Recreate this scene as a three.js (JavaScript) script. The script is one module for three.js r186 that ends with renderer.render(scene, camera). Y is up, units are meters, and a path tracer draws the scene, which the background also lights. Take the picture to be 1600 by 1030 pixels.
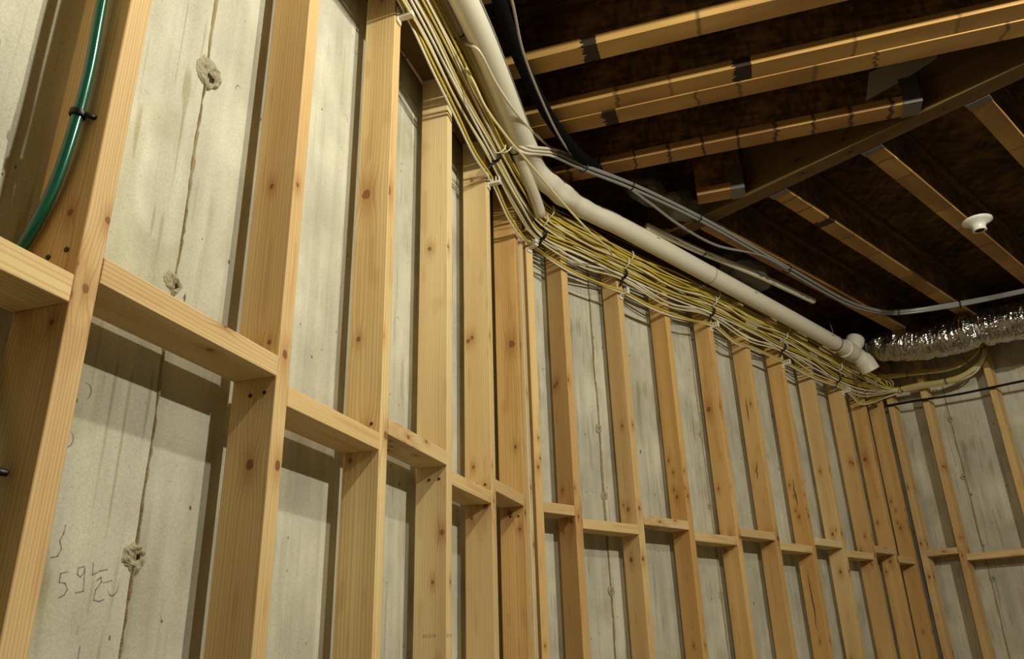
import * as THREE from 'three';
import { RoundedBoxGeometry } from 'three/addons/geometries/RoundedBoxGeometry.js';
import { mergeGeometries } from 'three/addons/utils/BufferGeometryUtils.js';
import { Brush, Evaluator, SUBTRACTION } from 'three-bvh-csg';

// ---------------------------------------------------------------- camera, light, exposure
const EYE = 0.9;                                   // camera height above the floor
const scene = new THREE.Scene();
scene.background = new THREE.Color(0x000000);
const camera = new THREE.PerspectiveCamera(45.726, 1600 / 1030, 0.02, 60);
camera.position.set(0, EYE, 0);
camera.rotation.set(0.38782, 0, -0.031835, 'XYZ');
scene.add(camera);
const renderer = new THREE.WebGLRenderer();
renderer.toneMapping = THREE.LinearToneMapping;
renderer.toneMappingExposure = 1.05;
renderer.shadowMap.enabled = true;
// the two bare lamps that light the basement: plan position (x right, f forward), height above the camera, strength
const LAMPS = [
  { x: 0.528, f: 0.696, h: 1.69, power: 3.9, label: 'bare lit bulb in a white lampholder above the near framing' },
  { x: 2.122, f: 0.679, h: 1.73, power: 13.8, label: 'bare lit bulb in a white lampholder out over the room' },
];
const LAMP_COLOUR = [1.0, 0.985, 0.84];

// ---------------------------------------------------------------- helpers
const T = 0.038, W = 0.089, GAP = 0.03;            // lumber thickness and depth; gap between framing and concrete
const CEIL = 1.77;                                 // underside of the joists above the camera
const V3 = (x, h, f) => new THREE.Vector3(x, h + EYE, -f);   // x right, h above the camera, f forward
function rng(seed) { let a = seed >>> 0; return () => { a = (a + 0x6D2B79F5) | 0; let t = Math.imul(a ^ (a >>> 15), 1 | a); t = (t + Math.imul(t ^ (t >>> 7), 61 | t)) ^ t; return ((t ^ (t >>> 14)) >>> 0) / 4294967296; }; }
const names = new Map();
function numbered(n) { const k = names.get(n) || 0; names.set(n, k + 1); return k ? n + '_' + String(k).padStart(3, '0') : n; }
function tag(o, label, category, group) { o.userData.label = label; o.userData.category = category; if (group) o.userData.group = group; return o; }
function structure(o) { o.userData.kind = 'structure'; return o; }
function mesh(name, geo, mat, parent) {
  const m = new THREE.Mesh(geo, mat); m.castShadow = m.receiveShadow = true;
  if (parent && parent !== scene) { m.name = name; parent.add(m); } else { m.name = numbered(name); scene.add(m); }
  return m;
}
function group(name, pos, turn = 0) { const g = new THREE.Group(); g.name = numbered(name); if (pos) g.position.copy(pos); g.rotation.y = turn; scene.add(g); return g; }
const rad = Math.PI / 180;
// a wall line: azimuth a of its run (clockwise from forward), distance d of the stud faces to its left
function frame(a, d, s0 = 0) {
  const u = [Math.sin(a), Math.cos(a)], n = [-Math.cos(a), Math.sin(a)];
  return { a, d, u, n, turn: Math.PI / 2 - a, pt: (s, dd, h) => V3(u[0] * (s + s0) + n[0] * (d + dd), h, u[1] * (s + s0) + n[1] * (d + dd)) };
}
const aA = 16.985 * rad, aB = 47.298 * rad, dA = 0.76924, dB = 2.0348;
const FA = frame(aA, dA), FB = frame(aB, dB);
const cornerC = [FB.u[0] * 5.25 + FB.n[0] * dB, FB.u[1] * 5.25 + FB.n[1] * dB];
const aC = aB + Math.PI / 2, uC = [Math.sin(aC), Math.cos(aC)], nC = [-Math.cos(aC), Math.sin(aC)];
const FC = frame(aC, cornerC[0] * nC[0] + cornerC[1] * nC[1], cornerC[0] * uC[0] + cornerC[1] * uC[1]);
const dirTurn = (dx, df) => Math.atan2(df, dx);    // turn that lays local +x along (dx, df)

// ---------------------------------------------------------------- textures
function hash2(x, y, s) { let h = Math.imul(x, 374761393) ^ Math.imul(y, 668265263) ^ Math.imul(s, 1442695041); h = Math.imul(h ^ (h >>> 13), 1274126177); return ((h ^ (h >>> 16)) >>> 0) / 4294967296; }
function noise(x, y, s, px = 0, py = 0) {
  let xi = Math.floor(x), yi = Math.floor(y); const fx = x - xi, fy = y - yi;
  let x1 = xi + 1, y1 = yi + 1;
  if (px) { xi = ((xi % px) + px) % px; x1 = ((x1 % px) + px) % px; }
  if (py) { yi = ((yi % py) + py) % py; y1 = ((y1 % py) + py) % py; }
  const u = fx * fx * (3 - 2 * fx), v = fy * fy * (3 - 2 * fy);
  const a = hash2(xi, yi, s), b = hash2(x1, yi, s), c = hash2(xi, y1, s), d = hash2(x1, y1, s);
  return a + (b - a) * u + (c - a) * v + (a - b - c + d) * u * v;
}
const clamp = (v, a = 0, b = 1) => Math.min(b, Math.max(a, v));
const mix = (a, b, t) => a + (b - a) * t;
const smooth = (a, b, v) => { const t = clamp((v - a) / (b - a)); return t * t * (3 - 2 * t); };
function dataTex(w, h, fn, srgb = true) {
  const d = new Uint8Array(w * h * 4);
  for (let j = 0; j < h; j++) for (let i = 0; i < w; i++) { const c = fn((i + 0.5) / w, (j + 0.5) / h, i, j), k = (j * w + i) * 4; d[k] = c[0]; d[k + 1] = c[1]; d[k + 2] = c[2]; d[k + 3] = 255; }
  const t = new THREE.DataTexture(d, w, h); t.wrapS = t.wrapT = THREE.RepeatWrapping; t.magFilter = THREE.LinearFilter; t.minFilter = THREE.LinearMipmapLinearFilter; t.generateMipmaps = true;
  if (srgb) t.colorSpace = THREE.SRGBColorSpace; t.needsUpdate = true; return t;
}
// sawn softwood: 0.089 m across, 2.7 m along
function woodTex(seed, nKnots, ringW, warm = 0, stamp = null) {
  const r = rng(seed), knots = [];
  for (let k = 0; k < nKnots; k++) knots.push([0.012 + r() * 0.065, 0.1 + r() * 2.5, 0.004 + r() * r() * 0.010]);
  const off = r() * 0.2, slope = (r() - 0.5) * 0.012;
  return dataTex(256, 2048, (u, v) => {
    const x = u * 0.089, y = v * 2.7;
    let g = x + off + slope * y + 0.007 * (noise(y * 1.1, 3, seed) - 0.5) + 0.003 * (noise(y * 5, 9, seed) - 0.5), knot = 0, halo = 0, kr = 0;
    for (const [kx, ky, R] of knots) {
      const dx = x - kx, dy = y - ky; if (Math.abs(dy) > 0.16) continue;
      const q = Math.hypot(dx, dy * 0.45) / R;
      g += R * 1.5 * Math.exp(-q * q / 7) * Math.tanh(dx / (R * 0.7));
      const p = Math.hypot(dx, dy * 0.85) / R + 0.25 * (noise(x * 300, y * 300, seed + 5) - 0.5);
      if (p < 1.1) { knot = Math.max(knot, smooth(1.1, 0.8, p)); kr = p; }
      halo = Math.max(halo, Math.exp(-q * q / 5));
    }
    const ph = g / ringW + 0.9 * noise(g * 90, y * 0.7, seed + 1);
    const late = Math.pow(0.5 + 0.5 * Math.sin(6.2832 * ph), 3);
    const fib = noise(x * 1900, y * 9, seed + 2) - 0.5, tone = noise(x * 26, y * 1.6, seed + 3) - 0.5, blot = noise(x * 60, y * 11, seed + 4);
    let R = 228, G = 205 - warm * 7, B = 155 - warm * 16;
    const dk = 0.115 * late + 0.07 * fib + 0.15 * tone + 0.20 * halo + 0.07 * smooth(0.72, 0.95, blot);
    R *= 1 - dk * 0.62; G *= 1 - dk * 0.98; B *= 1 - dk * 1.32;
    if (knot) { const ring = 0.5 + 0.5 * Math.sin(kr * 16); R = mix(R, 122 + 26 * ring, knot * 0.85); G = mix(G, 76 + 20 * ring, knot * 0.85); B = mix(B, 38 + 12 * ring, knot * 0.85); }
    if (stamp) { const s = stamp(x, y); R *= 1 - 0.55 * s; G *= 1 - 0.6 * s; B *= 1 - 0.6 * s; }
    return [clamp(R, 0, 255), clamp(G, 0, 255), clamp(B, 0, 255)];
  });
}
// joist flange stock: amber softwood with dark joints and jagged dark bands at the given places, 0.089 m across, 2.7 m along
function flangeTex(seed, joints, gaps = []) {
  const r = rng(seed), cuts = joints.map(([y, k]) => [y, 0.004 + r() * 0.006, k, r()]);
  return dataTex(128, 2048, (u, v) => {
    const x = u * 0.089, y = v * 2.7; let st = 0, seg = 0.5;
    for (const c of cuts) { if (y >= c[0]) seg = c[3]; const e = Math.abs(y - c[0] - 0.014 * (noise(x * 90, c[0] * 50, seed) - 0.5)); st = Math.max(st, c[2] * (0.55 + 0.45 * noise(x * 120, y * 90, seed + 6)) * smooth(c[1] * 1.3, c[1] * 0.2, e)); }
    for (const [y0, w] of gaps) { const e = y - y0 + (0.022 * (noise(x * 170, 4, seed + 8) - 0.2)) * (y < y0 ? 1 : 0.08); if (e > -w * 0.55 && e < w * 0.45) st = 0.96; }
    const fib = noise(x * 1500, y * 10, seed + 2) - 0.5, tone = noise(x * 20, y * 3, seed + 3) - 0.5, late = Math.pow(0.5 + 0.5 * Math.sin(6.28 * (x / 0.008 + seg * 5 + noise(y * 4, seg * 9, seed))), 3), big = noise(x * 8, y * 7, seed + 4) - 0.5;
    const dk = 0.12 * late + 0.14 * fib + 0.25 * tone + 0.16 * (seg - 0.5) + 0.24 * big;
    return [0, 1, 2].map((k) => clamp([168, 126, 66][k] * (1 - dk * [0.7, 1, 1.2][k]) * (1 - st * [0.80, 0.86, 0.9][k]), 0, 255));
  });
}
// board-formed concrete: 0.8 m across, 1.6 m up, repeating
function concreteTex(seed, dirty, marks, u0 = 0, v0 = 0) {
  const r = rng(seed), pits = [], rings = [];
  for (let k = 0; k < 46; k++) pits.push([r() * 0.8, r() * 1.6, 0.0012 + r() * r() * 0.0045, 1 + r() * 1.4]);
  for (let k = 0; k < 7; k++) rings.push([r() * 0.8, r() * 1.6, 0.008 + r() * 0.004, r() * 6.28]);
  const cell = new Map();
  const put = (x, y, rr, p) => { for (let a = Math.floor((x - rr) / 0.05); a <= Math.floor((x + rr) / 0.05); a++) for (let b = Math.floor((y - rr) / 0.05); b <= Math.floor((y + rr) / 0.05); b++) { const k = ((a % 16) + 16) % 16 + 100 * (((b % 32) + 32) % 32); if (!cell.has(k)) cell.set(k, []); cell.get(k).push(p); } };
  pits.forEach((p) => put(p[0], p[1], 0.014, ['pit', ...p])); rings.forEach((p) => put(p[0], p[1], 0.016, ['ring', ...p]));
  if (marks) for (const line of marks) for (let k = 0; k < line.length - 1; k++) {
    const [ax, ay] = line[k], [bx, by] = line[k + 1], mx = ((ax + bx) / 2 - u0), my = ((ay + by) / 2 - v0);
    put(mx, my, Math.hypot(bx - ax, by - ay) / 2 + 0.004, ['line', ax - u0, ay - v0, bx - u0, by - v0]);
  }
  return dataTex(1024, 2048, (u, v) => {
    const x = u * 0.8, y = v * 1.6;
    const big = noise(u * 5, v * 8, seed, 5, 8) - 0.5, mid = noise(u * 19, v * 31, seed + 1, 19, 31) - 0.5, streak = noise(u * 40, v * 5, seed + 2, 40, 5) - 0.5, fine = noise(u * 420, v * 840, seed + 3) - 0.5, speck = noise(u * 160, v * 300, seed + 4, 160, 300);
    const board = hash2(Math.floor(u * 7), 0, seed) - 0.5;
    let l = 1 + 0.11 * big + 0.08 * mid + 0.08 * streak + 0.09 * fine + 0.05 * board;
    let R = 197 * l, G = 192 * l, B = 172 * l;
    const stain = smooth(0.60, 0.82, noise(u * 9, v * 12, seed + 6, 9, 12)) * (0.4 + 0.6 * noise(u * 64, v * 26, seed + 7, 64, 26)) * dirty;
    R *= 1 - 0.08 * stain; G *= 1 - 0.085 * stain; B *= 1 - 0.13 * stain;
    const drip = smooth(0.74, 0.9, noise(u * 78, v * 11, seed + 8, 78, 11)) * dirty; R *= 1 - 0.12 * drip; G *= 1 - 0.14 * drip; B *= 1 - 0.2 * drip;
    if (speck > 0.93) { const k = (speck - 0.93) * 4; R *= 1 - k * 0.5; G *= 1 - k * 0.55; B *= 1 - k * 0.65; }
    const list = cell.get(Math.floor(x / 0.05) + 100 * Math.floor(y / 0.05));
    if (list) for (const p of list) {
      if (p[0] === 'pit') { const e = Math.hypot(x - p[1], (y - p[2]) / p[4]) / p[3] + 0.5 * (noise(x * 700, y * 700, seed) - 0.5); const k = smooth(1.15, 0.5, e) * 0.55; R *= 1 - k * 0.85; G *= 1 - k; B *= 1 - k * 1.3; }
      else if (p[0] === 'ring') { const dx = x - p[1], dy = y - p[2], e = Math.abs(Math.hypot(dx, dy * 0.8) - p[3]); const k = smooth(0.0013, 0.0004, e) * clamp(0.2 + Math.sin(Math.atan2(dy, dx) + p[4])) * 0.4; R *= 1 - k; G *= 1 - k; B *= 1 - k; }
      else { const [, ax, ay, bx, by] = p, vx = bx - ax, vy = by - ay, t = clamp(((x - ax) * vx + (y - ay) * vy) / (vx * vx + vy * vy + 1e-12)); const e = Math.hypot(x - ax - vx * t, y - ay - vy * t); const k = smooth(0.0013, 0.0003, e) * (0.25 + 0.4 * noise(x * 500, y * 500, seed + 9)); R *= 1 - k * 0.9; G *= 1 - k * 0.9; B *= 1 - k * 0.85; }
    }
    return [clamp(R, 0, 255), clamp(G, 0, 255), clamp(B, 0, 255)];
  });
}
const bumpTex = dataTex(512, 512, (u, v) => { const n = 0.5 * noise(u * 24, v * 24, 71, 24, 24) + 0.3 * noise(u * 90, v * 90, 72, 90, 90) + 0.2 * noise(u * 256, v * 256, 73, 256, 256); const c = 255 * n; return [c, c, c]; }, false);
const osbTex = dataTex(512, 512, (u, v) => {
  const a = noise(u * 46, v * 12, 81, 46, 12), b = noise(u * 14, v * 40, 82, 14, 40), c = noise(u * 5, v * 5, 83, 5, 5), f = noise(u * 300, v * 300, 84);
  const l = 0.72 + 0.35 * (a - 0.5) + 0.35 * (b - 0.5) + 0.35 * (c - 0.5) + 0.12 * (f - 0.5);
  return [150 * l, 117 * l, 70 * l].map((q) => clamp(q, 0, 255));
});

const stampLetters = (x, y) => {                    // faint ink grade stamp on one stud
  const sx = (x - 0.026) / 0.036, sy = (y - 0.925) / 0.008; if (sx < 0 || sx > 1 || sy < 0 || sy > 1) return 0;
  const i = Math.floor(sx * 6), cx = sx * 6 - i, cy = sy; if (cx > 0.86) return 0;
  return ((hash2(i * 3 + Math.floor(cx * 4), Math.floor(cy * 5), 444) > 0.42) ? 0.55 : 0.12) * (0.6 + 0.4 * noise(x * 900, y * 900, 3));
};
const WOODS = [woodTex(11, 5, 0.0065), woodTex(23, 8, 0.0046, 0.6), woodTex(37, 6, 0.0085, 1), woodTex(41, 9, 0.0056, 0.3), woodTex(59, 6, 0.0042, 1.2)];
const STAMPED = woodTex(67, 7, 0.006, 0.5, stampLetters);
const TINTS = [0xffffff, 0xf8eee2, 0xfffaf0, 0xf4e6d2, 0xeedcc2];
const woodMats = new Map();
function woodMat(k, t = 0) { const id = k + '_' + t; if (!woodMats.has(id)) woodMats.set(id, new THREE.MeshStandardMaterial({ map: k === 's' ? STAMPED : WOODS[k % WOODS.length], color: TINTS[t % TINTS.length], roughness: 0.72 })); return woodMats.get(id); }
const M = {
  osb: new THREE.MeshStandardMaterial({ map: osbTex, roughness: 0.9, color: 0xf4e6d0 }),
  subfloor: new THREE.MeshStandardMaterial({ map: osbTex, roughness: 0.95, color: 0xe0d0b8 }),
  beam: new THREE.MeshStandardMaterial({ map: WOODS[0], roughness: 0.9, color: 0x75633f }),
  pvc: new THREE.MeshPhysicalMaterial({ color: 0xdcd3bd, roughness: 0.38, clearcoat: 0.25, clearcoatRoughness: 0.4 }),
  pvcDark: new THREE.MeshStandardMaterial({ color: 0xb9ad94, roughness: 0.5 }),
  ink: new THREE.MeshStandardMaterial({ color: 0x2a241c, roughness: 0.8 }),
  black: new THREE.MeshStandardMaterial({ color: 0x0b0a09, roughness: 0.45 }),
  blackPipe: new THREE.MeshPhysicalMaterial({ color: 0x020202, roughness: 0.9, specularIntensity: 0.25 }), dull: new THREE.MeshStandardMaterial({ color: 0x8c8074, roughness: 0.6 }),
  yellow: new THREE.MeshStandardMaterial({ color: 0xc4a934, roughness: 0.42 }),
  olive: new THREE.MeshStandardMaterial({ color: 0xb9a452, roughness: 0.45 }),
  white: new THREE.MeshStandardMaterial({ color: 0xdcd0b6, roughness: 0.42 }),
  cream: new THREE.MeshStandardMaterial({ color: 0xd3c28c, roughness: 0.45 }),
  clip: new THREE.MeshStandardMaterial({ color: 0xe0d6c0, roughness: 0.4 }),
  grey: new THREE.MeshPhysicalMaterial({ color: 0x7d7972, roughness: 0.3, clearcoat: 0.5, clearcoatRoughness: 0.25 }),
  paleStrand: new THREE.MeshPhysicalMaterial({ color: 0xcfc4ab, roughness: 0.35, clearcoat: 0.3 }),
  green: new THREE.MeshPhysicalMaterial({ color: 0x04573f, roughness: 0.25, clearcoat: 0.8, clearcoatRoughness: 0.12 }),
  steel: new THREE.MeshStandardMaterial({ color: 0x7a7874, roughness: 0.5, metalness: 0.85 }),
  nail: new THREE.MeshStandardMaterial({ color: 0x2c1d10, roughness: 0.6 }),
  ceramic: new THREE.MeshPhysicalMaterial({ color: 0xe6e2d6, roughness: 0.3, clearcoat: 0.4 }),
  batt: new THREE.MeshStandardMaterial({ color: 0x77725f, roughness: 0.95 }),
  hole: new THREE.MeshStandardMaterial({ color: 0x6d6047, roughness: 0.95 }),
  fin: new THREE.MeshStandardMaterial({ color: 0x9c8d68, roughness: 0.95, bumpMap: bumpTex, bumpScale: 0.002 }),
  mortar: new THREE.MeshStandardMaterial({ color: 0xada386, roughness: 0.95, bumpMap: bumpTex, bumpScale: 0.003 }),
  litPatch: new THREE.MeshStandardMaterial({ color: 0xb8b59c, roughness: 0.9 }),  // pale colour standing for light leaked onto the joist web
  foil: new THREE.MeshStandardMaterial({ color: 0xc9c8c2, roughness: 0.2, metalness: 1, bumpMap: bumpTex, bumpScale: 0.006 }),
};
const every = (a, step, k) => { const o = []; for (let y = a; y < 2.7; y += step) o.push([y, k]); return o; };
const FLANGES = [flangeTex(5, every(0.2, 0.37, 0.35)), flangeTex(6, [[0.35, 0.3], [0.979, 0.45], [1.6, 0.3]], [[0.64, 0.045]]), flangeTex(7, [[0.3, 0.3], [0.671, 0.5], [0.86, 0.3], [1.45, 0.4], [1.75, 0.3]], [[1.105, 0.05]]), flangeTex(8, [[0.42, 0.35], [0.938, 0.6], [1.08, 0.5], [1.33, 0.4], [1.52, 0.7], [1.9, 0.5]], [[0.636, 0.045]]), flangeTex(9, every(0.135, 0.1335, 0.85)), flangeTex(10, [[0.09, 0.6], [0.22, 0.5], [0.62, 0.5], [0.9, 0.6], [1.3, 0.5], [1.62, 0.4]], [[0.411, 0.05]]), flangeTex(12, [[0.12, 0.5], [0.3, 0.4], [0.71, 0.6], [0.97, 0.4], [1.24, 0.5], [1.66, 0.5]])].map((t) => new THREE.MeshStandardMaterial({ map: t, roughness: 0.75 }));

// ---------------------------------------------------------------- shapes
// chamfered board from (x0,y0,z0), with uv from its long axis: u in 0.089 m, v in 2.7 m
function board(w, h, d, x0, y0, z0, axis, vOff = 0, flip = false, r = 0.002) {
  const g = new RoundedBoxGeometry(w, h, d, 1, r); g.translate(x0 + w / 2, y0 + h / 2, z0 + d / 2);
  const p = g.attributes.position, uv = new Float32Array(p.count * 2), a = new THREE.Vector3(), b = new THREE.Vector3(), c = new THREE.Vector3();
  const O = [x0, y0, z0], S = [w, h, d];
  for (let i = 0; i < p.count; i += 3) {
    a.fromBufferAttribute(p, i); b.fromBufferAttribute(p, i + 1).sub(a); c.fromBufferAttribute(p, i + 2).sub(a); b.cross(c);
    const n = [Math.abs(b.x), Math.abs(b.y), Math.abs(b.z)], m = n.indexOf(Math.max(...n));
    let cross = [0, 1, 2].filter((k) => k !== m && k !== axis), la = axis;
    if (m === axis) { cross = [0, 1, 2].filter((k) => k !== m); la = cross[1]; }
    for (let k = 0; k < 3; k++) {
      const q = [p.getX(i + k), p.getY(i + k), p.getZ(i + k)], ca = cross[0];
      let u = (q[ca] - O[ca]) / 0.089; if (S[ca] < 0.06) u = u + 0.3; if (flip) u = 1 - u;
      uv[(i + k) * 2] = u; uv[(i + k) * 2 + 1] = (q[la] - O[la]) / 2.7 + vOff;
    }
  }
  g.setAttribute('uv', new THREE.BufferAttribute(uv, 2)); return g;
}
// tube along points with its own radius per place
function sweep(pts, radius, n = 120, seg = 10, squash = 1, closed = false) {
  const curve = new THREE.CatmullRomCurve3(pts, closed, 'centripetal'), fr = curve.computeFrenetFrames(n, closed), pos = [], idx = [], uv = [], P = new THREE.Vector3();
  const len = curve.getLength();
  for (let i = 0; i <= n; i++) {
    curve.getPointAt(i / n, P); const N = fr.normals[i], B = fr.binormals[i];
    for (let j = 0; j <= seg; j++) {
      const t = j / seg * Math.PI * 2, r = typeof radius === 'function' ? radius(i / n, t) : radius, c = Math.cos(t) * r, s = Math.sin(t) * r * squash;
      pos.push(P.x + N.x * c + B.x * s, P.y + N.y * c + B.y * s, P.z + N.z * c + B.z * s); uv.push(i / n * len, j / seg);
      if (i < n && j < seg) { const k = i * (seg + 1) + j; idx.push(k, k + 1, k + seg + 1, k + 1, k + seg + 2, k + seg + 1); }
    }
  }
  const ends = [[0, true], [n, false]];
  if (!closed) for (const [i, first] of ends) { curve.getPointAt(i / n, P); const c = pos.length / 3; pos.push(P.x, P.y, P.z); uv.push(0, 0); for (let j = 0; j < seg; j++) { const k = i * (seg + 1) + j; first ? idx.push(c, k + 1, k) : idx.push(c, k, k + 1); } }
  const g = new THREE.BufferGeometry(); g.setAttribute('position', new THREE.Float32BufferAttribute(pos, 3)); g.setAttribute('uv', new THREE.Float32BufferAttribute(uv, 2)); g.setIndex(idx); g.computeVertexNormals(); return g;
}
function ring(center, dir, R, r, squash = 1) {      // thin band round an axis
  const g = new THREE.TorusGeometry(R, r, 6, 28); g.applyQuaternion(new THREE.Quaternion().setFromUnitVectors(new THREE.Vector3(0, 0, 1), dir.clone().normalize())); g.translate(center.x, center.y, center.z); return g;
}
function band(center, dir, R, width, thick) {        // flat clamp band
  const g = new THREE.LatheGeometry([[R, -width / 2], [R + thick, -width / 2], [R + thick, width / 2], [R, width / 2], [R, -width / 2]].map((q) => new THREE.Vector2(...q)), 32);
  g.applyQuaternion(new THREE.Quaternion().setFromUnitVectors(new THREE.Vector3(0, 1, 0), dir.clone().normalize())); g.translate(center.x, center.y, center.z); return g;
}
function lathe(profile, center, dir, seg = 32) {
  const g = new THREE.LatheGeometry(profile.map((q) => new THREE.Vector2(...q)), seg);
  g.applyQuaternion(new THREE.Quaternion().setFromUnitVectors(new THREE.Vector3(0, 1, 0), dir.clone().normalize())); g.translate(center.x, center.y, center.z); return g;
}

// ---------------------------------------------------------------- the shell
const FLOOR = -EYE, WALLDD = W + GAP, TOP = CEIL + 0.246;
const lineX = (F, dd1, G, dd2) => { // plan crossing of two wall planes -> s on F
  const D1 = F.d + dd1, D2 = G.d + dd2, det = F.n[0] * G.n[1] - F.n[1] * G.n[0];
  const x = (D1 * G.n[1] - F.n[1] * D2) / det, f = (F.n[0] * D2 - D1 * G.n[0]) / det; return [x, f];
};
const concrete1 = concreteTex(101, 1.0, [
  [[0.836, 0.17], [0.835, 0.159], [0.831, 0.15], [0.836, 0.14], [0.832, 0.13], [0.822, 0.127]],
  [[0.853, 0.112], [0.842, 0.109], [0.842, 0.098], [0.852, 0.097], [0.857, 0.09], [0.854, 0.083], [0.846, 0.079]],
  [[0.879, 0.121], [0.869, 0.118], [0.869, 0.11], [0.875, 0.107], [0.88, 0.113], [0.88, 0.119], [0.882, 0.105], [0.884, 0.089], [0.871, 0.086]],
  [[0.893, 0.127], [0.895, 0.111], [0.907, 0.117], [0.920, 0.12]],
  [[0.904, 0.104], [0.911, 0.109], [0.913, 0.103], [0.905, 0.092], [0.904, 0.079], [0.913, 0.077], [0.922, 0.08]],
  [[0.932, 0.106], [0.917, 0.102]], [[0.894, 0.02], [0.894, 0.005]],
], 0.2, -0.2);
const concrete2 = concreteTex(202, 0.35), concrete3 = concreteTex(303, 0.8);
const CONCRETES = [concrete1, concrete2, concrete3].map((t) => new THREE.MeshStandardMaterial({ map: t, roughness: 0.93, bumpMap: bumpTex, bumpScale: 0.0012 }));
const csg = new Evaluator(); csg.attributes = ['position', 'normal', 'uv']; csg.useGroups = false;
function lumpySphere(R, seed, sx, sy, sz) {
  const g = new THREE.IcosahedronGeometry(R, 3), p = g.attributes.position;
  for (let i = 0; i < p.count; i++) { const x = p.getX(i), y = p.getY(i), z = p.getZ(i), k = 0.72 + 0.55 * noise(x / R * 2.2 + 9 + z / R, y / R * 2.2 + 5 - z / R, seed); p.setXYZ(i, x * k * sx, y * k * sy, z * k * sz); }
  g.computeVertexNormals(); return g;
}
// one cast concrete wall: panels between form seams, each a slab of its own, with seam fins and tie holes
function concreteWall(name, F, s0, s1, seams, holes, mats) {
  const g = structure(new THREE.Group()); g.name = name; g.position.copy(F.pt(0, WALLDD, 0)); g.rotation.y = F.turn; scene.add(g);
  const edges = [s0, ...seams, s1];
  for (let k = 0; k < edges.length - 1; k++) {
    const a = edges[k], b = edges[k + 1], mat = mats[k % mats.length], set = [0.0035, 0, 0.0025, -0.001][k % 4];
    let geo = new THREE.BoxGeometry(b - a, CEIL - FLOOR, 0.22); geo.translate((a + b) / 2, (CEIL + FLOOR) / 2, -0.11 - set);
    const p = geo.attributes.position, n = geo.attributes.normal, uv = geo.attributes.uv;
    const uo = mat === CONCRETES[0] ? -0.2 : 0.37 * k, vo = mat === CONCRETES[0] ? 0.2 : 0.21 * k;
    for (let i = 0; i < p.count; i++) uv.setXY(i, ((Math.abs(n.getX(i)) > 0.5 ? p.getZ(i) : p.getX(i)) + uo) / 0.8, (p.getY(i) + vo) / 1.6);
    for (const h of holes.filter((h) => h[0] >= a && h[0] < b)) {
      let br = new Brush(geo); br.updateMatrixWorld();
      const cut = new Brush(lumpySphere(h[2] * 1.1, h[3], 1, h[4] || 1, 3)); cut.position.set(h[0], h[1], -set); cut.updateMatrixWorld();
      geo = csg.evaluate(br, cut, SUBTRACTION).geometry;
    }
    mesh('concrete_panel', geo, mat, g);
  }
  seams.forEach((s, k) => {                          // rough fin of grout squeezed out at a form joint
    const pts = [], pos = [], idx = [], n = 260, seg = 6;
    for (let i = 0; i <= n; i++) {
      const y = mix(FLOOR, CEIL - 0.01, i / n), cx = s + 0.0035 * (noise(y * 9, k, 17) - 0.5) * 2, w = 0.0016 + 0.0016 * noise(y * 55, k + 3, 19) + 0.0028 * smooth(0.5, 0.75, noise(y * 6, k, 23)), hgt = 0.002 + 0.005 * noise(y * 80, k + 5, 29);
      for (let j = 0; j <= seg; j++) { const t = Math.PI * j / seg; pos.push(cx + Math.cos(t) * w, y, -0.003 + Math.sin(t) * (hgt + 0.003) + 0.0012 * (noise(y * 300, j * 3, 31) - 0.5)); if (i < n && j < seg) { const q = i * (seg + 1) + j; idx.push(q, q + 1, q + seg + 1, q + 1, q + seg + 2, q + seg + 1); } }
    }
    const geo = new THREE.BufferGeometry(); geo.setAttribute('position', new THREE.Float32BufferAttribute(pos, 3)); geo.setIndex(idx); geo.computeVertexNormals();
    geo.setAttribute('uv', new THREE.Float32BufferAttribute(pos.flatMap((_, i) => (i % 3 === 0 ? [pos[i] * 8, pos[i + 1] * 8] : [])), 2));
    mesh('form_seam', geo, M.fin, g);
  });
  for (const h of holes) {                           // rough mortar patch left round the tie rod hole
    const R = 0.008 + h[2] * 1.9, r0 = h[2] * 0.8, pos = [], idx = [], N = 56, K = 12, ox = h[5] || 0, oy = h[6] || 0;
    for (let i = 0; i <= N; i++) { const t = i / N * Math.PI * 2, c = Math.cos(t), sn = Math.sin(t), wob = 0.78 + 0.45 * noise(c * 1.8 + 5, sn * 1.8 + 5, h[3]);
      for (let j = 0; j <= K; j++) { const e = j / K, inner = r0 * (0.85 + 0.3 * noise(c * 3 + 9, sn * 3 + 9, h[3] + 4)), x = mix(c * inner, ox + c * R * wob, e), y = mix(sn * inner * (h[4] || 1), oy + sn * R * wob, e), bump = noise(x * 420 + 7, y * 420 + 3, h[3] + 2) * 0.6 + noise(x * 160, y * 160, h[3] + 3) * 0.6; pos.push(h[0] + x, h[1] + y, Math.sin(Math.PI * clamp(e * 0.92 + 0.08)) * R * 0.34 * bump - (j === K ? 0.001 : 0.0002)); if (i < N && j < K) { const q = i * (K + 1) + j; idx.push(q, q + K + 1, q + 1, q + 1, q + K + 1, q + K + 2); } } }
    const geo = new THREE.BufferGeometry(); geo.setAttribute('position', new THREE.Float32BufferAttribute(pos, 3)); geo.setIndex(idx); geo.computeVertexNormals();
    geo.setAttribute('uv', new THREE.Float32BufferAttribute(pos.flatMap((_, i) => (i % 3 === 0 ? [pos[i] * 8, pos[i + 1] * 8] : [])), 2));
    mesh('mortar_patch', geo, M.mortar, g);
  }
  return g;
}
const xAB = lineX(FA, WALLDD, FB, WALLDD), sAB_A = xAB[0] * FA.u[0] + xAB[1] * FA.u[1], sAB_B = xAB[0] * FB.u[0] + xAB[1] * FB.u[1];
const C_T0 = -WALLDD, S_BC = 5.25 + WALLDD;
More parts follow.
